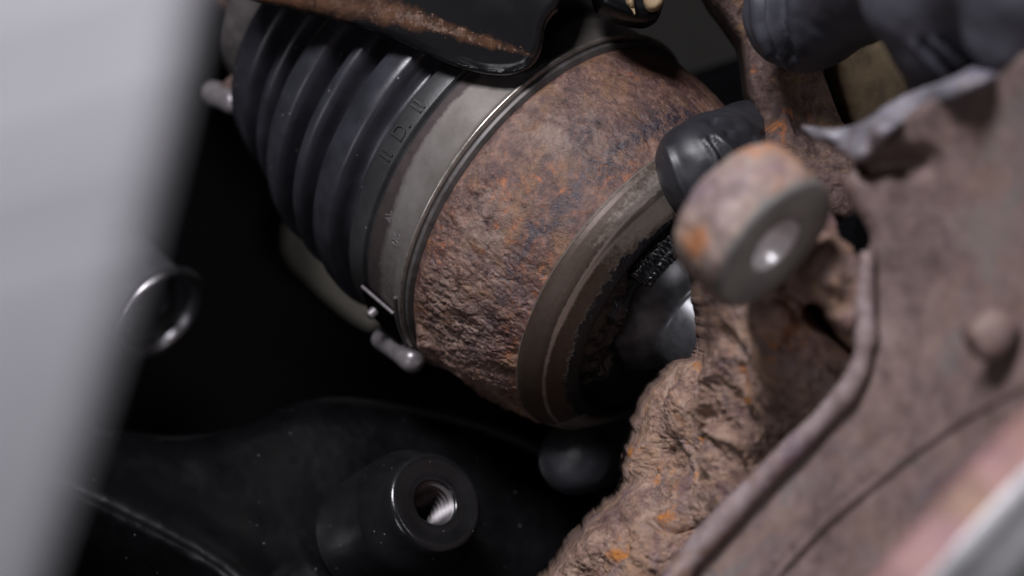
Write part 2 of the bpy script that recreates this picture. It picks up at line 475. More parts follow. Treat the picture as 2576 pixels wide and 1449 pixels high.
def mat_band():
    """steel clamp band: smooth grey, brown stain creeping in from the boot side, darker towards the bottom, pinholes"""
    m, nt, b = mat('clamp steel'); co = coord(nt)
    n = noise(nt, co, 90, 6, 0.65); n2 = noise(nt, co, 420, 6, 0.75, 0.5)
    c = mix(nt, ramp(nt, n, [(0.35, 0.0), (0.65, 1.0)]), (0.19, 0.168, 0.152), (0.28, 0.258, 0.24))
    st = mth(nt, 'ADD', attr(nt, 'edge'), mth(nt, 'MULTIPLY', mth(nt, 'SUBTRACT', mth(nt, 'ADD', mth(nt, 'MULTIPLY', n2, .5), mth(nt, 'MULTIPLY', n, .5)), 0.5), 1.5))
    st = ramp(nt, st, [(0.4, 0.0), (0.72, 1.0)]); c = mix(nt, st, c, mix(nt, n2, (0.022, 0.018, 0.02), (0.1, 0.075, 0.07)))
    pit = ramp(nt, noise(nt, co, 1300, 3, 0.6), [(0.24, 1.0), (0.3, 0.0)]); c = mix(nt, mth(nt, 'MULTIPLY', pit, 0.8), c, (0.03, 0.025, 0.025))
    nt.links.new(c, b.inputs['Base Color']); nt.links.new(mth(nt, 'ADD', mth(nt, 'MULTIPLY', st, 0.3), 0.36), b.inputs['Roughness'])
    b.inputs['Metallic'].default_value = 0.55
    bump(nt, b, mth(nt, 'SUBTRACT', st, pit), -0.25, 0.0003); return m


def mat_flange():
    m, nt, b = mat('worn flange steel'); co = coord(nt)
    n = noise(nt, co, 130, 7, 0.7, 0.3); n2 = noise(nt, co, 700, 6, 0.8)
    worn = mth(nt, 'ADD', attr(nt, 'wear_glint'), mth(nt, 'MULTIPLY', mth(nt, 'SUBTRACT', mth(nt, 'ADD', mth(nt, 'MULTIPLY', n, .5), mth(nt, 'MULTIPLY', n2, .5)), 0.5), 1.5))
    w = ramp(nt, worn, [(0.2, 0.0), (0.95, 1.0)])
    c = mix(nt, w, mix(nt, n2, (0.03, 0.02, 0.014), (0.09, 0.062, 0.047)), (0.56, 0.49, 0.43))
    nt.links.new(c, b.inputs['Base Color']); nt.links.new(mth(nt, 'SUBTRACT', 0.52, mth(nt, 'MULTIPLY', w, 0.17)), b.inputs['Roughness'])
    nt.links.new(mth(nt, 'ADD', mth(nt, 'MULTIPLY', w, 0.6), 0.25), b.inputs['Metallic'])
    gn = mth(nt, 'ADD', attr(nt, 'grease'), mth(nt, 'MULTIPLY', mth(nt, 'SUBTRACT', noise(nt, co, 420, 7, 0.75, 0.5), 0.5), 2.2))
    g = ramp(nt, gn, [(0.5, 0.0), (0.62, 1.0)]); sk = noise(nt, co, 1500, 3, 0.6)
    nt.links.new(mix(nt, g, c, (0.006, 0.006, 0.008)), b.inputs['Base Color'])
    nt.links.new(mth(nt, 'SUBTRACT', mth(nt, 'SUBTRACT', 0.45, mth(nt, 'MULTIPLY', w, 0.12)), mth(nt, 'MULTIPLY', g, 0.24)), b.inputs['Roughness'])
    nt.links.new(mth(nt, 'MULTIPLY', mth(nt, 'ADD', mth(nt, 'MULTIPLY', w, 0.55), 0.42), mth(nt, 'SUBTRACT', 1.0, g)), b.inputs['Metallic'])
    p = bump(nt, b, n2, 0.3, 0.0003); p = bump(nt, b, mth(nt, 'MULTIPLY', g, mth(nt, 'ADD', sk, 0.3)), 0.9, 0.0007, p); return m


def mat_grease():
    m, nt, b = mat('black grease'); co = coord(nt)
    b.inputs['Base Color'].default_value = (0.004, 0.004, 0.005, 1); b.inputs['Roughness'].default_value = 0.22
    n = noise(nt, co, 330, 5, 0.6, 0.5); bump(nt, b, n, 0.7, 0.001); return m


def mat_bracket():
    m, nt, b = mat('black paint worn to rust'); co = coord(nt)
    n = noise(nt, co, 260, 8, 0.75, 0.7); n2 = noise(nt, co, 900, 5, 0.75)
    f = mth(nt, 'ADD', attr(nt, 'worn'), mth(nt, 'ADD', mth(nt, 'MULTIPLY', mth(nt, 'SUBTRACT', n, 0.5), 1.6), mth(nt, 'MULTIPLY', mth(nt, 'SUBTRACT', n2, 0.5), 2.2)))
    a = mth(nt, 'MULTIPLY', ramp(nt, f, [(0.72, 0.0), (1.1, 1.0)]), attr(nt, 'speck'))
    sh = ramp(nt, mth(nt, 'ADD', attr(nt, 'worn'), mth(nt, 'MULTIPLY', mth(nt, 'SUBTRACT', noise(nt, co, 90, 5, 0.65, 0.8), 0.5), 2.0)), [(0.4, 0.0), (1.2, 0.9)])
    rustc = ramp(nt, n2, [(0.36, (0.02, 0.009, 0.005)), (0.56, (0.07, 0.031, 0.016)), (0.72, (0.2, 0.105, 0.065))])
    c = mix(nt, a, mix(nt, sh, (0.007, 0.0065, 0.007), (0.085, 0.04, 0.022)), rustc)
    nt.links.new(c, b.inputs['Base Color']); nt.links.new(mth(nt, 'ADD', mth(nt, 'MULTIPLY', a, 0.3), 0.2), b.inputs['Roughness'])
    bump(nt, b, mth(nt, 'ADD', a, mth(nt, 'MULTIPLY', n2, .4)), -0.3, 0.0004); return m


M['band'] = mat_band(); M['flange'] = mat_flange(); M['grease'] = mat_grease(); M['bracket'] = mat_bracket()

# ------------------------------------------------------------ setting
wl = W(1288, 724, 1.1)
mk('wall', [wl + np.array(p) for p in [(-3, 0, -2), (3, 0, -2), (3, 0, 2), (-3, 0, 2), (-3, .1, -2), (3, .1, -2), (3, .1, 2), (-3, .1, 2)]],
   [[0, 1, 2, 3], [5, 4, 7, 6], [4, 0, 3, 7], [1, 5, 6, 2], [3, 2, 6, 7], [4, 5, 1, 0]], M['wall'])['kind'] = 'structure'

# ------------------------------------------------------------ the joint on the drive shaft
C0 = np.array([0.00547459, 0.0, 0.02166865]); U = np.array([0.68330271, -0.47085478, -0.55802615])
U, VV, WW = frame(U)


def ax(t, r, ph): return C0 + U * t + r * (math.cos(ph) * VV + math.sin(ph) * WW)


joint = empty('drive_shaft_joint', C0, 'rusty drive shaft joint with ribbed black rubber boot, held in the middle of the picture', 'drive shaft joint')


def px_of(P):
    d = P[:, 1] + .5; return np.stack([1288 + P[:, 0] * .5 / d / S, 724.5 - P[:, 2] * .5 / d / S], 1)


# drum: heavy scale towards the bottom, smooth at the top
tt = np.concatenate([np.linspace(.0066, .0082, 8), np.linspace(.0085, .0366, 128)])
rr = np.interp(tt, [.0066, .0074, .0082, .012, .018, .024, .030, .034, .0366], [.0441, .0447, .0449, .0448, .0442, .0431, .0416, .0403, .0395])


def drum_disp(P, T, PH):
    Lc = np.stack([(P - C0) @ U * .55, (P - C0) @ VV, (P - C0) @ WW], 1)
    low = sstep(1.55, 2.5, PH) + .14; mask = sstep(.0072, .0105, T) * (1 - .45 * sstep(.033, .0366, T))
    fl = flakes(Lc, 300, 3, .7) * .00021 + flakes(Lc * [1.4, 1, 1], 720, 9, .7) * .00017
    d = fl * low + fbm(Lc, 420, 5, 5, .66) * .00026 * (0.45 + low) + fbm(Lc, 60, 3, 8) * .0005 + fbm(Lc, 170, 3, 18) * .0005 * low
    F1, F2, _ = worley(Lc * 150 + .8 * np.stack([fbm(Lc, 260, 4, 51 + k) for k in range(3)], 1), 15)
    d += layers(Lc, 75, 9, 61) * .0030 * sstep(1.75, 2.35, PH) * (.6 + .4 * sstep(-.2, .2, fbm(Lc, 80, 2, 66)))
    d -= (1 - sstep(0, .07, F2 - F1)) * .0006 * sstep(.0, .25, fbm(Lc, 110, 3, 25)) * (low + .15)
    pit = np.minimum(0, fbm(Lc, 300, 4, 21) + .33) * .0011
    gouge = np.minimum(0, fbm(Lc, 150, 4, 41) + .3) * .0022 * sstep(1.7, 2.4, PH)
    return (d + pit + gouge) * mask


P, F = lathe(C0, U, np.stack([tt, rr], 1), 1000, drum_disp, close_ends=False)
A = px_of(P)
near = P[:, 1] < .012
sd, _, run = seg_dist(A, [(1720, 285), (1590, 345), (1490, 440), (1440, 500), (1330, 600), (1270, 730), (1235, 800), (1190, 900)])
sd2 = seg_dist(A, [(1480, 300), (1440, 380), (1420, 420)])[0]
wid = 42 - 20 * run
streak = np.maximum(np.exp(-(sd / wid) ** 2) * (1 - .35 * run), .5 * np.exp(-(sd2 / 40) ** 2)) * near
orange = np.maximum.reduce([np.exp(-(((A - c) / s) ** 2).sum(1)) for c, s in
                            [((1370, 470), (170, 90)), ((1530, 420), (110, 50)), ((1280, 540), (120, 110)), ((1330, 690), (90, 80)), ((1100, 610), (60, 70)), ((1310, 870), (40, 90))]]) * near
ash = np.maximum.reduce([np.exp(-(((A - c) / s) ** 2).sum(1)) for c, s in [((1220, 600), (60, 130)), ((1130, 800), (110, 130)), ((1420, 330), (120, 60)), ((1250, 950), (40, 70))]]) * near
mk('housing', P, F, M['rust_drum'], joint, 0, {'streak': streak, 'orange': orange, 'ash': ash})
P, F = lathe(C0, U, [(.0035, .0440), (.0050, .0452), (.0056, .0457), (.0063, .0456), (.0069, .0447), (.0072, .0436)], 220)
mk('shoulder_ring', P, F, M['ring_dark'], joint)

# flange with its worn chamfer and the highlight painted along it, bore full of grease
fp = np.array([(.0352, .0388), (.0356, .0397), (.0361, .0400), (.0368, .04005), (.0378, .0399), (.0395, .0392), (.0406, .03865), (.0413, .0382), (.0419, .0376), (.0424, .0369), (.0429, .0361), (.0434, .0353), (.0440, .0344), (.0450, .0328), (.0457, .0314), (.0460, .0306), (.0458, .0300), (.0445, .0298), (.0400, .0297)])
tq = np.linspace(0, 1, 90); cum = np.concatenate([[0], np.cumsum(np.hypot(*np.diff(fp, axis=0).T))]); cum /= cum[-1]
fpr = np.stack([np.interp(tq, cum, fp[:, 0]), np.interp(tq, cum, fp[:, 1])], 1)
P, F = lathe(C0, U, fpr, 300, close_ends=False)
Tp = (P - C0) @ U; Rp = np.linalg.norm(P - C0 - Tp[:, None] * U, axis=1); Ph = np.arctan2((P - C0) @ WW, (P - C0) @ VV)
wear_glint = .12 * (1 - sstep(1.2, 2.0, Ph)) + .85 * np.exp(-((Tp - .0421) / .00045) ** 2) + .55 * np.exp(-((Tp - .0436) / .0016) ** 2) * (1 - sstep(1.25, 1.75, Ph)) + .2 * np.exp(-((Tp - .0405) / .002) ** 2) * (1 - sstep(1.5, 2.1, Ph)) + 1.1 * np.exp(-((Tp - .0358) / .0004) ** 2)
wear_glint -= .3 * sstep(2.0, 2.5, Ph)  # wear and edge highlight in one mask; lighter at the top, darker low
grs = sstep(.0440, .0462, Tp) + .25 * sstep(.0425, .0445, Tp) - 1.2 * (1 - sstep(1.1, 1.5, Ph)) * (1 - sstep(.0452, .0459, Tp))
mk('flange', P, F, M['flange'], joint, 60, {'wear_glint': wear_glint, 'grease': grs})
g = lambda P, T, PH: fbm(P, 260, 4, 3) * .0011 + np.maximum(0, fbm(P, 130, 3, 13)) * .0016
gq = np.linspace(0, 1, 46)
P, F = lathe(C0, U, np.stack([.0446 + .0012 * np.sin(gq * math.pi), .0297 - gq * .0125], 1), 260, None, close_ends=False)
gp = np.arctan2((P - C0) @ WW, (P - C0) @ VV); gl = np.exp(-((gp - 2.1) / .28) ** 2) + np.exp(-((gp - 2.75) / .14) ** 2)
gz = np.repeat(np.sin(gq * math.pi), 260)
P = P + U * ((np.maximum(0, fbm(P, 260, 4, 13) + .25) * .0052 * gl + fbm(P, 240, 4, 3) * .0008) * gz)[:, None]
mk('grease_seal', P, F, M['grease'], joint, 0)
# toothed piece of seal sticking out of the grease
def tooth(P, T, PH):
    row = np.maximum(0, np.sin((PH - 1.2) * 2 * math.pi / .045 + 3 * fbm(P, 300, 2, 4))) ** .7 * (np.exp(-((T - .0473) / .0006) ** 2) + np.exp(-((T - .0489) / .0006) ** 2))
    return row * .0009 + fbm(P, 700, 3, 6) * .0005


tp = np.concatenate([[.0440], np.linspace(.0455, .0497, 26), [.0495, .0440]])
P, F = lathe(C0, U, np.stack([tp, np.concatenate([[.0276], np.interp(np.linspace(0, 1, 26), [0, .2, .5, 1], [.0277, .0275, .0263, .0244]), [.0234, .0224]])], 1), 170, tooth, 1.2, 1.64)
mk('toothed_seal', P, F, M['grease'], joint, 0)
P, F = lathe(C0, U, [(.0435, .0186), (.0445, .0184), (.0455, .0180), (.0470, .0171), (.0485, .0160), (.0500, .0147), (.0510, .0136), (.0516, .0126), (.0522, .0121), (.0530, .0119), (.0600, .0118), (.0900, .0118)], 160)
mk('shaft_stub', P, F, M['shaft'], joint, 50)

# ribbed boot: broad and narrow folds in turn
bp = [(-.0890, .0225), (-.0790, .0228), (-.0775, .0250), (-.0755, .0300), (-.0735, .0335), (-.0705, .0352), (-.0660, .0364), (-.0642, .0358), (-.0628, .0318), (-.0616, .0304),
      (-.0606, .0304), (-.0594, .0322), (-.0582, .0374), (-.0568, .0388), (-.0554, .0388), (-.0543, .0374), (-.0534, .0334), (-.0524, .0322), (-.0514, .0322), (-.0506, .0336), (-.0496, .0402), (-.0484, .0428), (-.0434, .0442), (-.0418, .0432), (-.0406, .0378), (-.0398, .0362),
      (-.0388, .0362), (-.0380, .0376), (-.0368, .0432), (-.0354, .0449), (-.0336, .0452), (-.0324, .0440), (-.0314, .0402), (-.0306, .0392), (-.0296, .0392), (-.0288, .0408), (-.0278, .0448), (-.0264, .0463), (-.0212, .0471), (-.0196, .0462), (-.0186, .0428), (-.0176, .0418), (-.0164, .0418), (-.0150, .0432)]
sp = smooth_poly(bp, 1, False)
P, F = lathe(C0, U, sp, 260, lambda P, T, PH: fbm(P, 40, 2, 2) * .0003 + fbm(P, 160, 3, 3) * .00008, close_ends=False)
boot = mk('rubber_boot', P, F, M['boot'], joint, 0)
cp = [(-.0152, .0430), (-.0147, .0446), (-.0143, .0454), (-.0138, .0457), (-.0098, .0457), (-.0094, .0456), (-.0090, .0450), (-.0088, .0446), (-.0086, .0450), (-.0082, .0452), (-.0079, .0449), (-.0077, .0445)]
P, F = lathe(C0, U, cp, 260, close_ends=False)
cuff = mk('boot_cuff', P, F, M['cuff'], joint, 35)


def text_on(txt, name, parent, m, t0, ph0, size, r, thick, rot=0.0, flip=1, squeeze=1.0):
    """raised lettering wrapped round the axis; it reads along the circumference, its tops towards the boot"""
    cu = bpy.data.curves.new(name, 'FONT'); cu.body = txt; cu.size = size; cu.extrude = 0; cu.resolution_u = 4; cu.offset = 0
    o = bpy.data.objects.new(name, cu); SC.collection.objects.link(o)
    me = bpy.data.meshes.new_from_object(o.evaluated_get(bpy.context.evaluated_depsgraph_get()))
    bpy.data.objects.remove(o); bpy.data.curves.remove(cu)
    v = np.array([x.co[:] for x in me.vertices]); fs = [list(p.vertices) for p in me.polygons]
    bpy.data.meshes.remove(me)
    cr, sr = math.cos(rot), math.sin(rot); v[:, 0], v[:, 1] = v[:, 0] * cr - v[:, 1] * sr, v[:, 0] * sr + v[:, 1] * cr
    n = len(v); cnt = {}
    for f in fs:
        for a, b in zip(f, f[1:] + f[:1]): cnt[(a, b)] = 1
    top = [ax(t0 - y, r + thick, ph0 - flip * x * squeeze / r) for x, y, _ in v]; bot = [ax(t0 - y, r - .0002, ph0 - flip * x * squeeze / r) for x, y, _ in v]
    F = [f for f in fs] + [[a + n for a in f][::-1] for f in fs] + [[a, a + n, b + n, b][::-1] for (a, b) in cnt if (b, a) not in cnt]
    return mk(name, top + bot, F, m, parent, 35)


text_on('II  D.  II', 'raised_lettering', cuff, M['cuff'], -.0101, 1.93, .0050, .0457, .00042, squeeze=1.0)

bt = np.concatenate([np.linspace(-.0087, -.0080, 5), np.linspace(-.0076, .0034, 40), np.array([.0038, .0041, .0043, .0045, .00475, .0050])])
br = np.interp(bt, [-.0087, -.0083, -.0076, .0030, .0036, .0039, .0042, .0045, .00475, .0050], [.0446, .0450, .0451, .0456, .0457, .0460, .04635, .0464, .0461, .0452])
P, F = lathe(C0, U, np.stack([bt, br], 1), 300, close_ends=False)
Tp = (P - C0) @ U; Ph = np.arctan2((P - C0) @ WW, (P - C0) @ VV)
edge = 1.0 - sstep(-.0082, -.0022, Tp) * 1.05 + .55 * sstep(1.7, 2.4, Ph) * (1 - sstep(.001, .003, Tp)) + .75 * np.exp(-((Ph - 1.0) / .25) ** 2)
edge *= (1 - sstep(.0026, .0034, Tp))
clamp = mk('clamp_band', P, F, M['band'], joint, 40, {'edge': np.clip(edge, 0, 1)})
P, F = lathe(C0, U, [(.0036, .0455), (.0038, .0461), (.0041, .04655), (.0045, .0467), (.0048, .0464), (.00495, .0458)], 300, close_ends=False)
mk('bead', P, F, M['bead'], clamp, 0)
text_on('4L', 'stamped_mark', clamp, M['pin'], -.0030, 2.18, .0030, .0453, .00004, rot=.5)
text_on('06', 'stamped_mark', clamp, M['pin'], .0005, 2.28, .0036, .0455, .00004)
text_on('8', 'stamped_mark', clamp, M['ring_dark'], -.0022, 2.47, .0030, .0453, .00005)
# clamp closure: lug on the band, hinge loop and barrel pin
rad = lambda a: math.cos(a) * VV + math.sin(a) * WW
tan = lambda a: -math.sin(a) * VV + math.cos(a) * WW
V = []
for (t, a, r0, r1) in ((-.0092, 2.70, .0449, .0466), (.0016, 2.71, .0452, .0466), (.0016, 2.95, .0455, .0476), (-.0092, 2.93, .0452, .0472)):
    V += [ax(t, r0, a), ax(t, r1, a)]
Fq = [[1, 3, 5, 7], [0, 6, 4, 2], [0, 2, 3, 1], [2, 4, 5, 3], [4, 6, 7, 5], [6, 0, 1, 7]]
mk('clamp_lug', V, Fq, M['black_matt'], joint, 30)
V, F = tube([ax(t, .0463, 2.70 + .0) for t in np.linspace(-.0093, .0018, 8)], .00042, 10); mk('lug_edge', V, F, M['pin'], joint)
c = ax(-.0055, .0478, 2.82); P, F = lathe(c, rad(2.5) - WW * .3, [(-.001, .0012), (.0008, .0012), (.0011, .0008), (.0012, 1e-6)], 16); mk('rivet', P, F, M['pin'], joint)
V, F = tube([ax(.0030, .0464, a) for a in np.linspace(2.55, 3.25, 14)], .0005, 8); mk('wire_loop', V, F, M['ring_dark'], joint)
pa, pb = ax(-.0062, .0492, 3.10), ax(.0062, .0482, 3.01)
L = np.linalg.norm(pb - pa)
P, F = lathe(pa, pb - pa, [(-.0024, 1e-6), (-.0021, .0018), (-.0014, .0025), (0, .0027), (L * .55, .0028), (L * .64, .0029), (L * .8, .0031), (L * .95, .0032), (L * 1.06, .0029), (L * 1.14, .0018), (L * 1.17, 1e-6)], 28)
mk('barrel_pin', P, F, M['pin'], joint)
# inner end of the boot: narrow clamp with its folded ear
P, F = lathe(C0, U, [(-.0905, .0220), (-.0900, .0236), (-.0890, .0240), (-.0805, .0242), (-.0795, .0238), (-.0790, .0228)], 120)
ic = mk('inner_clamp', P, F, M['ring_dark'], joint)
ea, eb = ax(-.0905, .0312, 2.93), ax(-.0770, .0292, 2.84)
p = np.linspace(0, 1, 9)[:, None]; V, F = tube(ea + (eb - ea) * p, np.array([.0016, .0030, .0034, .0033, .0031, .0031, .0032, .0030, .0015]), 16); mk('clamp_ear', V, F, M['pin'], joint)
V, F = tube([ax(-.084, r, 2.86) for r in (.0232, .026, .029)], .0022, 10); mk('ear_neck', V, F, M['rust_arm'], joint)
V, F = tube([C0 + U * t for t in (-.0895, -.12, -.2)], .0125, 24); mk('shaft', V, F, M['rust_arm'], joint)

# ------------------------------------------------------------ steering knuckle
kn = empty('steering_knuckle', W(1800, 1000, .43), 'scaly rust brown steering knuckle with round bolt lug, right of the joint', 'steering knuckle')
body = [(1760, 640), (1778, 760), (1792, 850), (1770, 905), (1705, 925), (1680, 955), (1655, 985), (1636, 1012), (1612, 1055), (1594, 1095), (1590, 1125), (1578, 1150), (1572, 1205), (1596, 1212), (1588, 1236), (1545, 1285), (1500, 1325),
        (1450, 1385), (1405, 1425), (1370, 1480), (1330, 1560), (1760, 1560), (1830, 1400), (1980, 1240), (2120, 1090), (2240, 980), (2240, 760), (2235, 700), (2168, 668), (2130, 600), (2100, 545), (2080, 480), (2040, 430), (1900, 500)]
kd = field([(1800, 700, .40), (1950, 800, .385), (1950, 900, .392), (2100, 700, .382), (2100, 600, .39), (2160, 900, .395), (2200, 800, .40), (1815, 800, .405), (1835, 900, .405), (1820, 1000, .412), (1752, 960, .448), (1770, 1040, .442), (1735, 890, .452),
            (1690, 960, .452), (1640, 1040, .456), (1600, 1110, .459), (1585, 1180, .462), (1650, 1140, .446), (1600, 1215, .452), (1590, 1260, .440), (1540, 1310, .446), (1640, 1260, .432), (1700, 1100, .436), (1800, 1150, .422), (1900, 1100, .405), (2000, 1000, .395), (2100, 1050, .398),
            (1450, 1420, .448), (1650, 1350, .428), (1750, 1300, .418), (1400, 1500, .448), (1600, 1500, .43), (1850, 1250, .41), (1900, 1000, .40)], 170)


def kn_noise(X, A):
    left = 1 - sstep(1700, 1900, A[:, 0] - .35 * (A[:, 1] - 1000))
    Q = X * np.array([1, 1, 1]); R = np.stack([Q[:, 0] * .8 + Q[:, 2] * .6, Q[:, 1], (Q[:, 2] * .8 - Q[:, 0] * .6) * .5], 1)
    fl = layers(R, 55, 8, 91) * .0055 + layers(R * [.6, 1, 1.5], 130, 7, 95) * .0028 * (.4 + left) + flakes(R, 380, 6, .6) * .0003 * (.3 + left)
    d = fl + fbm(R, 500, 4, 8, .7) * .0006 * (.3 + left)
    # the pocket under the broken chunk, and the crease low on the right
    pk = seg_dist(A, [(2058, 790), (2085, 835), (2130, 862), (2175, 905)])[0]; d -= .014 * np.exp(-(pk / 26) ** 2)
    ck = seg_dist(A, [(2062, 640), (2100, 720), (2140, 800)])[0]; d += .001 * np.exp(-(ck / 45) ** 2)
    cr = seg_dist(A, [(1620, 1300), (1680, 1330), (1740, 1345)])[0]; d -= .0022 * np.exp(-(cr / 8) ** 2)
    cr = seg_dist(A, [(1772, 1010), (1790, 1060), (1850, 1110), (1880, 1190)])[0]; d += .0022 * np.exp(-(cr / 13) ** 2)
    cr = seg_dist(A, [(1760, 900), (1775, 960), (1762, 1040), (1750, 1080)])[0]; d -= .003 * np.exp(-(cr / 12) ** 2)
    cr = seg_dist(A, [(1690, 1120), (1640, 1180), (1600, 1222)])[0]; d -= .0012 * np.exp(-(cr / 9) ** 2)
    return d


relief('casting', body, kd, .03, .0055, 4.2, M['rust_cast'], kn, kn_noise, rounds=1, sharp=0, along_normal=True, jag=11,
       attrs={'patch': lambda X, A: np.maximum.reduce([.95 * np.exp(-(((A - c) / q) ** 2).sum(1)) for c, q in [((1952, 858), (15, 24)), ((1944, 898), (16, 12)), ((1985, 870), (10, 8)), ((1870, 1010), (12, 12)), ((1760, 1165), (14, 18)), ((1830, 1250), (16, 12)), ((1660, 1290), (30, 16)), ((1560, 1400), (34, 22))]])})
relief('broken_scale', [(2012, 668), (2050, 622), (2105, 590), (2150, 610), (2172, 660), (2176, 740), (2170, 800), (2158, 846), (2120, 830), (2096, 800), (2076, 770), (2046, 752)], field([(2030, 680, .386), (2100, 610, .382), (2160, 700, .378), (2100, 720, .372), (2150, 830, .376), (2060, 740, .380)], 40), .006, .003, 5, M['rust_cast'], kn,
       lambda X, A: layers(X, 70, 6, 131) * .003 + fbm(X, 400, 4, 132) * .0006, sharp=0, along_normal=True, jag=10, attrs={'patch': lambda X, A: 0 * A[:, 0]})
ub = W(1948, 614, .368); UB = np.array([.63, -.50, -.59])
rb = 198 * S * .368 / .5
P, F = lathe(ub, UB, [(-.0140, rb * .55), (-.0132, rb * .82), (-.0118, rb * .94), (-.0095, rb * 1.0), (-.006, rb * 1.02), (-.0025, rb * 1.01), (-.0006, rb * .99), (-.0001, rb * .95)], 96, lambda P, T, PH: fbm(P, 90, 4, 4) * .0014 + fbm(P, 330, 3, 5) * .0005, close_ends=False)
A = px_of(P); pt = np.maximum.reduce([w_ * np.exp(-(((A - c) / q) ** 2).sum(1)) for c, q, w_ in [((1755, 610), (60, 75), .95), ((1850, 500), (40, 20), .5), ((2095, 500), (22, 40), .9), ((2080, 640), (24, 50), .8)]])
mk('bolt_lug', P, F, M['rust_boss'], kn, 0, {'patch': pt})
P, F = lathe(ub, UB, [(-.0012, rb * .985), (.0002, rb * .965), (.0007, rb * .90), (.0006, rb * .46), (.0002, rb * .40), (-.0012, rb * .36), (-.0045, rb * .32), (-.0065, rb * .2), (-.007, 1e-6)], 96, close_ends=False)
mk('lug_face', P, F, M['boss_face'], kn, 60)
P, F = lathe(ub, UB, [(.0003, rb * .40), (.0002, rb * .385), (-.0008, rb * .35), (-.0020, rb * .27), (-.0030, rb * .14), (-.0033, 1e-6)], 96, close_ends=False)
mk('bolt_hole', P, F, M['bright'], kn, 60)
armp = [(1770, -60), (1800, 0), (1822, 25), (1850, 65), (1880, 108), (1890, 190), (1896, 240), (1908, 262), (1918, 320), (1924, 370), (1960, 450), (2060, 540), (2150, 560), (2170, 480), (2180, 380), (2140, 320), (2120, 290), (2098, 235), (2075, 170), (2050, 60), (2030, -60)]
relief('upper_arm', armp, field([(1850, 60, .47), (1900, 250, .462), (1930, 400, .455), (2080, 200, .452), (2120, 300, .45), (2080, 500, .445)]), .02, .004, 6, M['rust_arm'], kn,
       lambda X, A: flakes(X, 220, 15) * .0006 + fbm(X, 200, 4, 16) * .0007 - .002 * np.exp(-(seg_dist(A, [(1985, 280), (2010, 330), (2035, 350), (2050, 400)])[0] / 8) ** 2), sharp=0)
relief('clevis_plate', [(2068, -60), (2092, 170), (2115, 240), (2136, 300), (2160, 420), (2330, 460), (2330, 330), (2280, 170), (2260, -60)],
       field([(2100, 200, .462), (2200, 300, .466), (2300, 400, .475)]), .012, .003, 9, M['clevis'], kn, lambda X, A: fbm(X, 150, 4, 17) * .0008, sharp=0)

# ------------------------------------------------------------ dust shield
ds = empty('dust_shield', W(2300, 900, .38), 'dusty brown brake dust shield with raised rim, filling the right side', 'dust shield')
sd_poly = [(2118, 466), (2150, 516), (2182, 560), (2200, 602), (2180, 640), (2170, 690), (2172, 760), (2176, 850), (2150, 955), (2055, 1052), (1950, 1155), (1800, 1305), (1690, 1440), (1640, 1560), (2760, 1560), (2760, 60), (2600, 120), (2460, 200), (2320, 258), (2220, 340), (2160, 410)]
sf = quad([(2120, 480, .372), (2190, 620, .375), (2180, 800, .385), (2150, 950, .39), (1950, 1160, .392), (1750, 1400, .392), (2350, 500, .36), (2400, 800, .352), (2576, 600, .345), (2576, 1000, .340), (2300, 1100, .362), (2050, 1350, .375), (2300, 1400, .355), (2500, 1300, .34), (2400, 300, .355), (2600, 150, .345)], 2)
rim_l = [(2196, 640), (2190, 760), (2196, 860), (2168, 968), (2072, 1072), (1968, 1176), (1820, 1326), (1712, 1456), (1670, 1560)]
rib_l = [(1880, 1560), (1960, 1430), (2062, 1322), (2180, 1222), (2300, 1128), (2420, 1046), (2520, 990), (2700, 900)]


def sh_noise(X, A):
    d, s, r = seg_dist(A, rim_l); z = .0012 * np.exp(-(d / 34) ** 2)
    d, s, r = seg_dist(A, rib_l); z = z + np.where(s < 0, .0026 * np.exp(-(d / 70) ** 2), .0026 * np.exp(-(d / 13) ** 2))
    d = seg_dist(A, [(1880, 1500), (1985, 1385), (2085, 1275), (2200, 1190)])[0]; z = z - .0014 * np.exp(-(d / 7) ** 2)
    d = seg_dist(A, [(2190, 420), (2330, 405)])[0]; z = z - .006 * np.exp(-(d / 30) ** 2)
    d = np.hypot(A[:, 0] - 2330, A[:, 1] - 760); z = z - .0016 * np.exp(-(d / 110) ** 2)
    return z + fbm(X, 45, 3, 31) * .0005 + fbm(X, 200, 4, 32) * .0004


relief('shield_plate', sd_poly, sf, .003, .002, 8, M['shield'], ds, sh_noise, sharp=0)
rp = resample(smooth_poly(rim_l, 2, False), 12, False); rd = sf(rp)
V, F = tube([W(p[0] - 14, p[1] - 6, d - .0022) for p, d in zip(rp, rd)], np.interp(np.arange(len(rp)), [0, 12, len(rp)], [.0010, .0018, .0027]) + fbm(np.stack([rp[:, 0], rp[:, 1], rp[:, 1] * 0], 1), .02, 3, 3) * .0004, 14)
mk('rolled_rim', V, F, M['rim'], ds, 0)
lipp = [(2005, 308), (2080, 322), (2140, 318), (2195, 296), (2232, 262), (2300, 226), (2400, 196), (2480, 150), (2600, 60), (2760, -20), (2760, 110), (2600, 160), (2480, 210), (2340, 270), (2250, 330), (2205, 392), (2168, 408), (2130, 376), (2062, 350)]
relief('turned_lip', lipp, field([(2010, 310, .40), (2100, 340, .385), (2180, 390, .366), (2240, 270, .368), (2240, 330, .358), (2480, 150, .355), (2480, 210, .342), (2700, 50, .34)], 60), .004, .0025, 8, M['lip'], ds,
       lambda X, A: fbm(X, 80, 2, 41) * .0008 + fbm(X, 300, 3, 42) * .0002, sharp=0)
bc = W(2508, 838, .342)
P, F = lathe(bc, (.25, -.9, .2), [(-.004, .0035), (-.001, .0040), (.0002, .0041), (.0012, .0036), (.0019, .0022), (.0021, 1e-6)], 60, lambda P, T, PH: fbm(P, 260, 4, 6) * .0016)
mk('rusted_rivet', P, F, M['shield'], ds, 0)

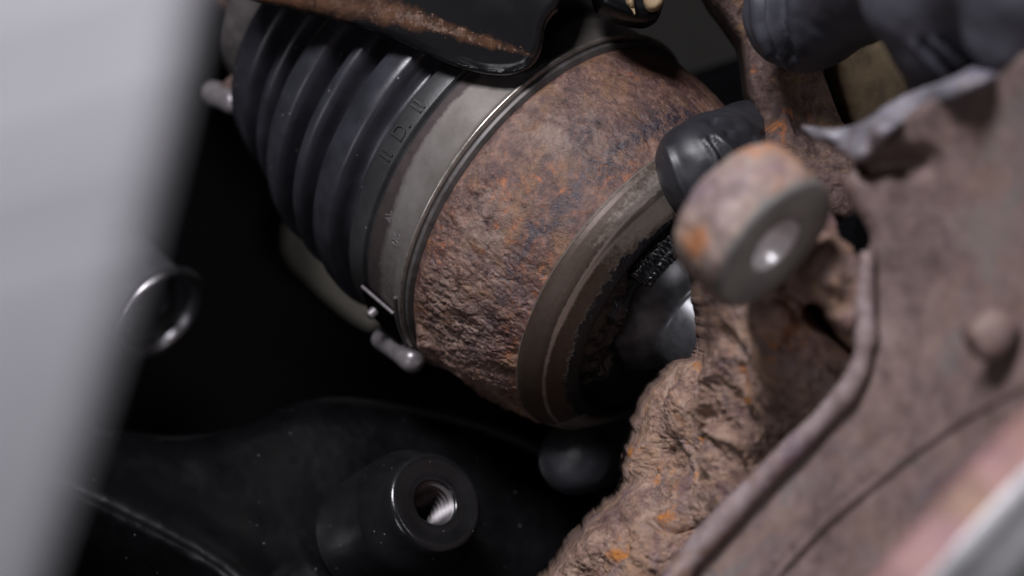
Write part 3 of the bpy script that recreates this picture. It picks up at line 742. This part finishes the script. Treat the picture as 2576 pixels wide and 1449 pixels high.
# ------------------------------------------------------------ brake disc
ud = U; uu, dv, dw = frame(ud)
edge_pt = W(2452, 1376, .285); Rd = .12
aw = math.atan2(dw[1] * -1, 0)  # the upper left limb of the disc, as the camera sees it
axim = np.array([U[0], 0, U[2]]); axim /= np.linalg.norm(axim)
limb = -axim - U * np.dot(-axim, U); limb /= np.linalg.norm(limb)
th_ = math.radians(9); cr_ = np.cross(U, limb); cr_ *= np.sign(cr_[2]); limb = math.cos(th_) * limb + math.sin(th_) * cr_
Cd = edge_pt - limb * Rd
bd = empty('brake_disc', Cd, 'bright worn brake disc with red rusted edge, cut off by the lower right corner', 'brake disc')
P, F = lathe(Cd, ud, [(-.0085, Rd * .5), (-.0085, Rd - .0012), (-.0075, Rd), (-.0021, Rd)], 400, lambda P, T, PH: fbm(P, 120, 3, 6) * .0005, close_ends=False)
mk('disc_edge', P, F, M['disc_rim'], bd, 40)
P, F = lathe(Cd, ud, [(-.0022, Rd - .0002), (-.0020, Rd + .0001), (-.0016, Rd + .0001), (-.0010, Rd - .0003), (-.0003, Rd - .0010), (.0002, Rd - .0020), (.0003, Rd - .0032), (.0003, Rd - .0058), (.0008, Rd - .0064), (.0022, Rd - .0072), (.0034, Rd - .0086), (.0040, Rd - .0105), (.0042, Rd - .013), (.0042, Rd - .02), (.0035, Rd - .04), (-.0002, .06), (.01, .055), (.012, .03)], 400, lambda P, T, PH: fbm(P, 150, 3, 9) * .0002, close_ends=False)
mk('disc_face', P, F, M['disc_face'], bd, 40)

# ------------------------------------------------------------ black bracket across the top
brp = [(480, -420), (560, -60), (610, -6), (690, 8), (800, 36), (900, 62), (985, 92), (1060, 128), (1130, 160), (1200, 182), (1270, 190), (1325, 176), (1352, 150), (1366, 112), (1369, 70), (1385, 40), (1412, 16), (1432, -80), (1440, -420)]


def br_worn(X, A):
    d, _, r = seg_dist(A, [(560, -40), (760, -10), (950, 22), (1090, 62), (1180, 92), (1250, 112), (1340, 140)])
    return np.exp(-(d / np.interp(r, [0, .5, .7, 1], [60, 50, 26, 14])) ** 2) * np.interp(r, [0, .4, .75, .85, 1], [.95, .92, .78, .8, .62])


brf = quad([(600, 0, .473), (900, 60, .467), (1130, 160, .459), (1270, 190, .4535), (1370, 60, .4535), (1000, -100, .463), (1300, -100, .453), (700, -60, .471), (1000, -400, .468), (1400, -400, .455), (500, -400, .48)], 2)
bk = relief('mounting_bracket', brp, brf, .0045, .0026, 5, M['bracket'], None, lambda X, A: fbm(X, 60, 3, 51) * .0006 + .0012 * np.exp(-(seg_dist(A, [(640, 4), (900, 66), (1060, 132), (1200, 184), (1270, 190), (1330, 170)])[0] / 9) ** 2), rounds=2, sharp=0, attrs={'worn': br_worn, 'speck': lambda X, A: .25 + .75 * sstep(900, 1080, A[:, 0])})
tag(bk, 'glossy black bracket with rust showing through, hanging over the rubber boot', 'bracket')
st = relief('bracket_end', [(1470, -300), (1488, 4), (1540, 34), (1600, 52), (1640, 52), (1676, 24), (1690, -300)], lambda A: .452 + 0 * A[:, 0], .014, .003, 6, M['black_paint'], None, rounds=2, sharp=0)
tag(st, 'short black bar end with tan worn patches above the rusty housing', 'bar end')
relief('worn_patch', [(1618, -70), (1619, 0), (1628, 22), (1642, 27), (1660, 20), (1672, 4), (1674, -70)], lambda A: .4495 + 0 * A[:, 0], .004, .001, 6, M['tan'], st, rounds=1)
relief('worn_patch', [(1560, -70), (1575, 4), (1588, 18), (1600, 40), (1596, 12), (1594, -70)], lambda A: .4497 + 0 * A[:, 0], .004, .001, 5, M['tan'], st, rounds=1)

# ------------------------------------------------------------ pale panel close to the lens
pan = relief('grey_panel', [(560, -330), (494, 0), (424, 320), (326, 724), (202, 1130), (72, 1540), (-10, 1800), (-420, 1800), (-420, -330)],
             lambda A: .168 + .000000003 * (A[:, 1] + 700) ** 2 + .00002 * np.abs(A[:, 0] - 100) * 0, .003, .0012, 22, M['panel'], None,
             lambda X, A: -.00014 * np.exp(-(seg_dist(A, [(-300, 290), (0, 205), (430, 70)])[0] / 30) ** 2) - .00014 * np.exp(-(seg_dist(A, [(-300, 720), (0, 632), (330, 540)])[0] / 30) ** 2), rounds=0, sharp=0)
tag(pan, 'pale grey panel out of focus along the left edge', 'panel')

# ------------------------------------------------------------ black suspension parts in the dark
ca = empty('control_arm', W(900, 1250, .56), 'black control arm with a threaded boss, in the dark lower left', 'control arm')
cap = [(-420, 1060), (100, 1068), (260, 1088), (340, 1104), (430, 1108), (520, 1098), (600, 1078), (680, 1040), (760, 1010), (900, 1010), (1080, 1040), (1260, 1090), (1420, 1170), (1560, 1300), (1640, 1600), (-420, 1600)]
fold = [(-100, 1075), (60, 1150), (180, 1205), (300, 1258), (400, 1308), (500, 1362), (575, 1408), (640, 1465), (680, 1540)]


def ca_noise(X, A):
    d, s, r = seg_dist(A, fold)
    return np.where(s > 0, -.05 * sstep(0, 520, d), 0) + .0030 * np.exp(-(d / 60) ** 2) + fbm(X, 60, 2, 61) * .00015 + fbm(X, 320, 3, 62) * .00012


relief('arm_plate', cap, quad([(200, 1150, .485), (700, 1100, .495), (1200, 1200, .51), (600, 1450, .475), (1400, 1400, .51)], 1), .02, .006, 7, M['black_paint'], ca, ca_noise, sharp=0)
cb = W(1098, 1262, .469); UBo = np.array([.50, -.78, .36]); sc = S * .469 / .5
P, F = lathe(cb, UBo, [(-.030, 172 * sc), (-.0100, 171 * sc), (-.0085, 168 * sc), (-.0070, 161 * sc), (-.0050, 149 * sc), (-.0036, 141 * sc), (-.0022, 136 * sc), (-.0008, 131 * sc), (.0000, 125 * sc), (.0002, 117 * sc), (.0001, 108 * sc), (-.0002, 90 * sc), (-.0006, 68 * sc), (-.0004, 62 * sc), (-.0010, 58 * sc)], 120, close_ends=False)
mk('boss', P, F, M['boss_black'], ca, 0)
thr = []
for k in range(11):
    t = -.001 - k * .0017; thr += [(t, 61 * sc), (t - .0006, 60 * sc), (t - .0011, 50 * sc)]
thr += [(-.0200, 50 * sc)]
P, F = lathe(cb, UBo, thr, 90, close_ends=False)
mk('thread', P, F, M['thread'], ca, 30)
P, F = lathe(cb, UBo, [(-.0195, 54 * sc), (-.0202, 30 * sc), (-.0206, 1e-6)], 40, close_ends=False)
mk('hole_bottom', P, F, M['black_matt'], ca, 30)

sf_ = empty('subframe', W(560, 700, .66), 'black subframe behind the boot, almost lost in shadow', 'subframe')
sub = [(-300, -200), (700, -200), (705, 300), (700, 540), (688, 560), (686, 640), (760, 716), (860, 802), (925, 838), (960, 800), (1000, 700), (1300, 700), (1700, 900), (1900, 1700), (-300, 1700)]
relief('subframe_beam', sub, lambda A: .66 + 0 * A[:, 0], .03, .006, 24, M['black_matt'], sf_, lambda X, A: fbm(X, 30, 3, 71) * .002, rounds=1, sharp=0)
relief('subframe_tower', [(1712, 190), (1870, 138), (2000, 110), (2760, 60), (2760, 1000), (2300, 1100), (1850, 900), (1800, 560), (1760, 290)], lambda A: .62 + 0 * A[:, 0], .02, .004, 24, M['black_matt'], sf_, rounds=0, sharp=0)

rl = relief('gap_backing', [(560, 380), (760, 380), (1000, 760), (1060, 900), (760, 900), (560, 700)], lambda A: .78 + 0 * A[:, 0], .05, .01, 24, M['backing'], None, lambda X, A: fbm(X, 30, 2, 81) * .001, rounds=1, sharp=0)  # pale backing added so the background looks brighter in this gap
tag(rl, 'added dull beige rail glimpsed in the gap below the ribbed boot', 'beige rail')
bu = empty('bush_sleeve', W(395, 790, .545), 'black steel bush with a shiny open rim, left beside the grey panel', 'bush')
bcn = W(397, 790, .545); sb = S * .545 / .5
P, F = lathe(bcn, U, [(-.050, 118 * sb), (-.034, 122 * sb), (-.030, 134 * sb), (-.028, 134 * sb), (-.025, 120 * sb), (-.004, 120 * sb), (-.0015, 128 * sb)], 90, close_ends=False)
mk('sleeve', P, F, M['bush'], bu, 40)
P, F = lathe(bcn, U, [(-.0018, 127 * sb), (-.0010, 137 * sb), (.0002, 140 * sb), (.0012, 137 * sb), (.0016, 129 * sb), (.0012, 120 * sb), (.0002, 113 * sb), (-.001, 109 * sb)], 90, close_ends=False)
mk('rim', P, F, M['bush_rim'], bu, 60)
P, F = lathe(bcn, U, [(-.0006, 118 * sb), (-.003, 108 * sb), (-.0045, 84 * sb), (-.0038, 70 * sb), (-.006, 60 * sb), (-.010, 56 * sb), (-.012, 1e-6)], 90, close_ends=False)
mk('inner_cup', P, F, M['bush'], bu, 50)


# ------------------------------------------------------------ gloved hands
def cap_sdf(P, a, b, ra, rb):
    ab = b - a; t = np.clip(((P - a) @ ab) / (ab @ ab), 0, 1); e = P - a - t[..., None] * ab; return np.sqrt((e * e).sum(-1)) - (ra + (rb - ra) * t)


def hand(name, chains, h, wrinkles, label, m, blend=.003):
    pts = np.array([p for c in chains for p, r in c]); mr = max(r for c in chains for p, r in c) + .004
    lo = pts.min(0) - mr; hi = pts.max(0) + mr; n = np.ceil((hi - lo) / h).astype(int) + 1
    axs = [(lo[i] + h * np.arange(n[i])).astype(np.float32) for i in range(3)]
    f = np.full(n, .02, np.float32)
    for c in chains:
        cl = np.min([p - r for p, r in c], 0) - .006; ch = np.max([p + r for p, r in c], 0) + .006
        i0 = np.maximum(0, ((cl - lo) / h).astype(int)); i1 = np.minimum(n, ((ch - lo) / h).astype(int) + 2)
        g = np.stack(np.meshgrid(*[axs[i][i0[i]:i1[i]] for i in range(3)], indexing='ij'), -1)
        fc = None
        for (a, ra), (b, rb) in zip(c[:-1], c[1:]):
            d = cap_sdf(g, a.astype(np.float32), b.astype(np.float32), ra, rb)
            fc = d if fc is None else np.minimum(fc, d) - np.maximum(.0012 - np.abs(fc - d), 0) ** 2 / .0048
        s_ = tuple(slice(a, b) for a, b in zip(i0, i1)); k = blend; q = f[s_]
        f[s_] = np.minimum(q, fc) - np.maximum(k - np.abs(q - fc), 0) ** 2 / (4 * k)
    V, F = surface_nets(f, lo, h)
    # relax, then fold the wrinkles of the glove into the skin
    nb = [(F[:, i], F[:, (i + 1) % 4]) for i in range(4)]
    for _ in range(3):
        acc = np.zeros_like(V); ct = np.zeros(len(V))
        for a, b in nb:
            np.add.at(acc, a, V[b]); np.add.at(ct, a, 1)
        V = V * .4 + .6 * acc / ct[:, None]
    nr = np.zeros_like(V); q = np.cross(V[F[:, 2]] - V[F[:, 0]], V[F[:, 3]] - V[F[:, 1]])
    for i in range(4): np.add.at(nr, F[:, i], q)
    nr /= np.linalg.norm(nr, axis=1)[:, None] + 1e-12
    A = px_of(V); d = fbm(V, 130, 3, 5) * .0005 + fbm(V, 55, 2, 6) * .0008
    for line, wd_, hh in wrinkles:
        e = seg_dist(A, line)[0]; d = d + hh * np.exp(-(e / wd_) ** 2)
    V = V + nr * d[:, None]
    o = mk(name, V, F, m, None, 0)
    return tag(o, label, 'hand')


w3 = lambda *a: W(*a)
palm = [(w3(2300, 1250, .70), .026), (w3(2050, 1000, .62), .026)]
hand_a = [palm,
          [(w3(2050, 1000, .62), .024), (w3(1850, 800, .585), .016), (w3(1760, 930, .585), .012)],
          [(w3(2050, 1000, .62), .022), (w3(1900, 1000, .60), .018)],
          [(w3(2050, 1000, .62), .020), (w3(2010, 650, .56), .014), (w3(2030, 450, .515), .0125), (w3(1880, 390, .474), .0118), (w3(1800, 412, .460), .0112), (w3(1766, 428, .453), .0106)],
          [(w3(1800, 880, .585), .0115), (w3(1680, 1040, .585), .0100), (w3(1530, 1118, .528), .0090), (w3(1448, 1156, .494), .0086)],
          [(w3(1860, 950, .60), .0115), (w3(1790, 1130, .595), .0100), (w3(1700, 1200, .56), .0092), (w3(1670, 1190, .535), .0088)],
          [(w3(1930, 1000, .605), .0110), (w3(1880, 1200, .60), .0096), (w3(1790, 1260, .57), .0088), (w3(1750, 1240, .545), .0084)],
          [(w3(2000, 1050, .61), .0100), (w3(1960, 1240, .60), .0086), (w3(1880, 1290, .58), .0078), (w3(1850, 1270, .56), .0074)]]
wr_a = [([(1772, 352), (1800, 390), (1812, 440), (1816, 500)], 7, .0009), ([(1790, 352), (1822, 395), (1836, 450), (1836, 500)], 7, -.0010), ([(1800, 345), (1840, 380), (1858, 430), (1858, 480)], 8, .0010),
        ([(1830, 338), (1868, 362), (1900, 400)], 6, -.0008), ([(1845, 330), (1885, 350), (1915, 385)], 6, .0007), ([(1680, 375), (1700, 430), (1735, 520)], 10, .0009), ([(1800, 302), (1860, 306), (1910, 330)], 7, .0009), ([(1790, 312), (1850, 318), (1900, 345)], 6, -.0008)]
hand('gloved_hand', hand_a, .0007, wr_a, 'black gloved hand reaching round from behind to hold the rusty joint', M['glove'])
w4 = lambda *a: W(*a)
hand_b = [[(w4(2700, -260, .36), .030), (w4(2420, -230, .385), .026)],
          [(w4(2420, -200, .39), .020), (w4(2150, -60, .425), .0135), (w4(2040, 0, .437), .0135), (w4(2018, 30, .440), .0128)],
          [(w4(2430, -190, .38), .018), (w4(2330, -30, .372), .0112), (w4(2372, 80, .376), .0102), (w4(2425, 200, .384), .0094)],
          [(w4(2600, -190, .36), .018), (w4(2590, -40, .346), .0112), (w4(2575, 60, .350), .0100), (w4(2590, 150, .362), .0092)],
          [(w4(2760, -160, .35), .016), (w4(2790, -10, .34), .0105), (w4(2780, 90, .345), .0095), (w4(2760, 170, .36), .0085)]]
wr_b = [([(1890, -40), (1896, 60), (1930, 140)], 9, .0009), ([(1910, -40), (1918, 60), (1950, 140)], 9, -.0012), ([(1932, -40), (1936, 50), (1958, 120), (1985, 170)], 9, .0014), ([(1958, -40), (1962, 60), (1990, 150)], 11, -.0014), ([(1985, -40), (1990, 50), (2015, 140)], 12, .0008),
        ([(2300, 110), (2360, 180), (2420, 235)], 10, .0010), ([(2325, 110), (2385, 170), (2440, 215)], 10, -.0012), ([(2350, 105), (2405, 160), (2455, 200)], 10, .0010), ([(2370, 100), (2425, 145), (2465, 180)], 9, -.001)]
hand('gloved_hand', hand_b, .0008, wr_b, 'black gloved fist with bluish sheen in the upper right corner', M['glove_sheen'])
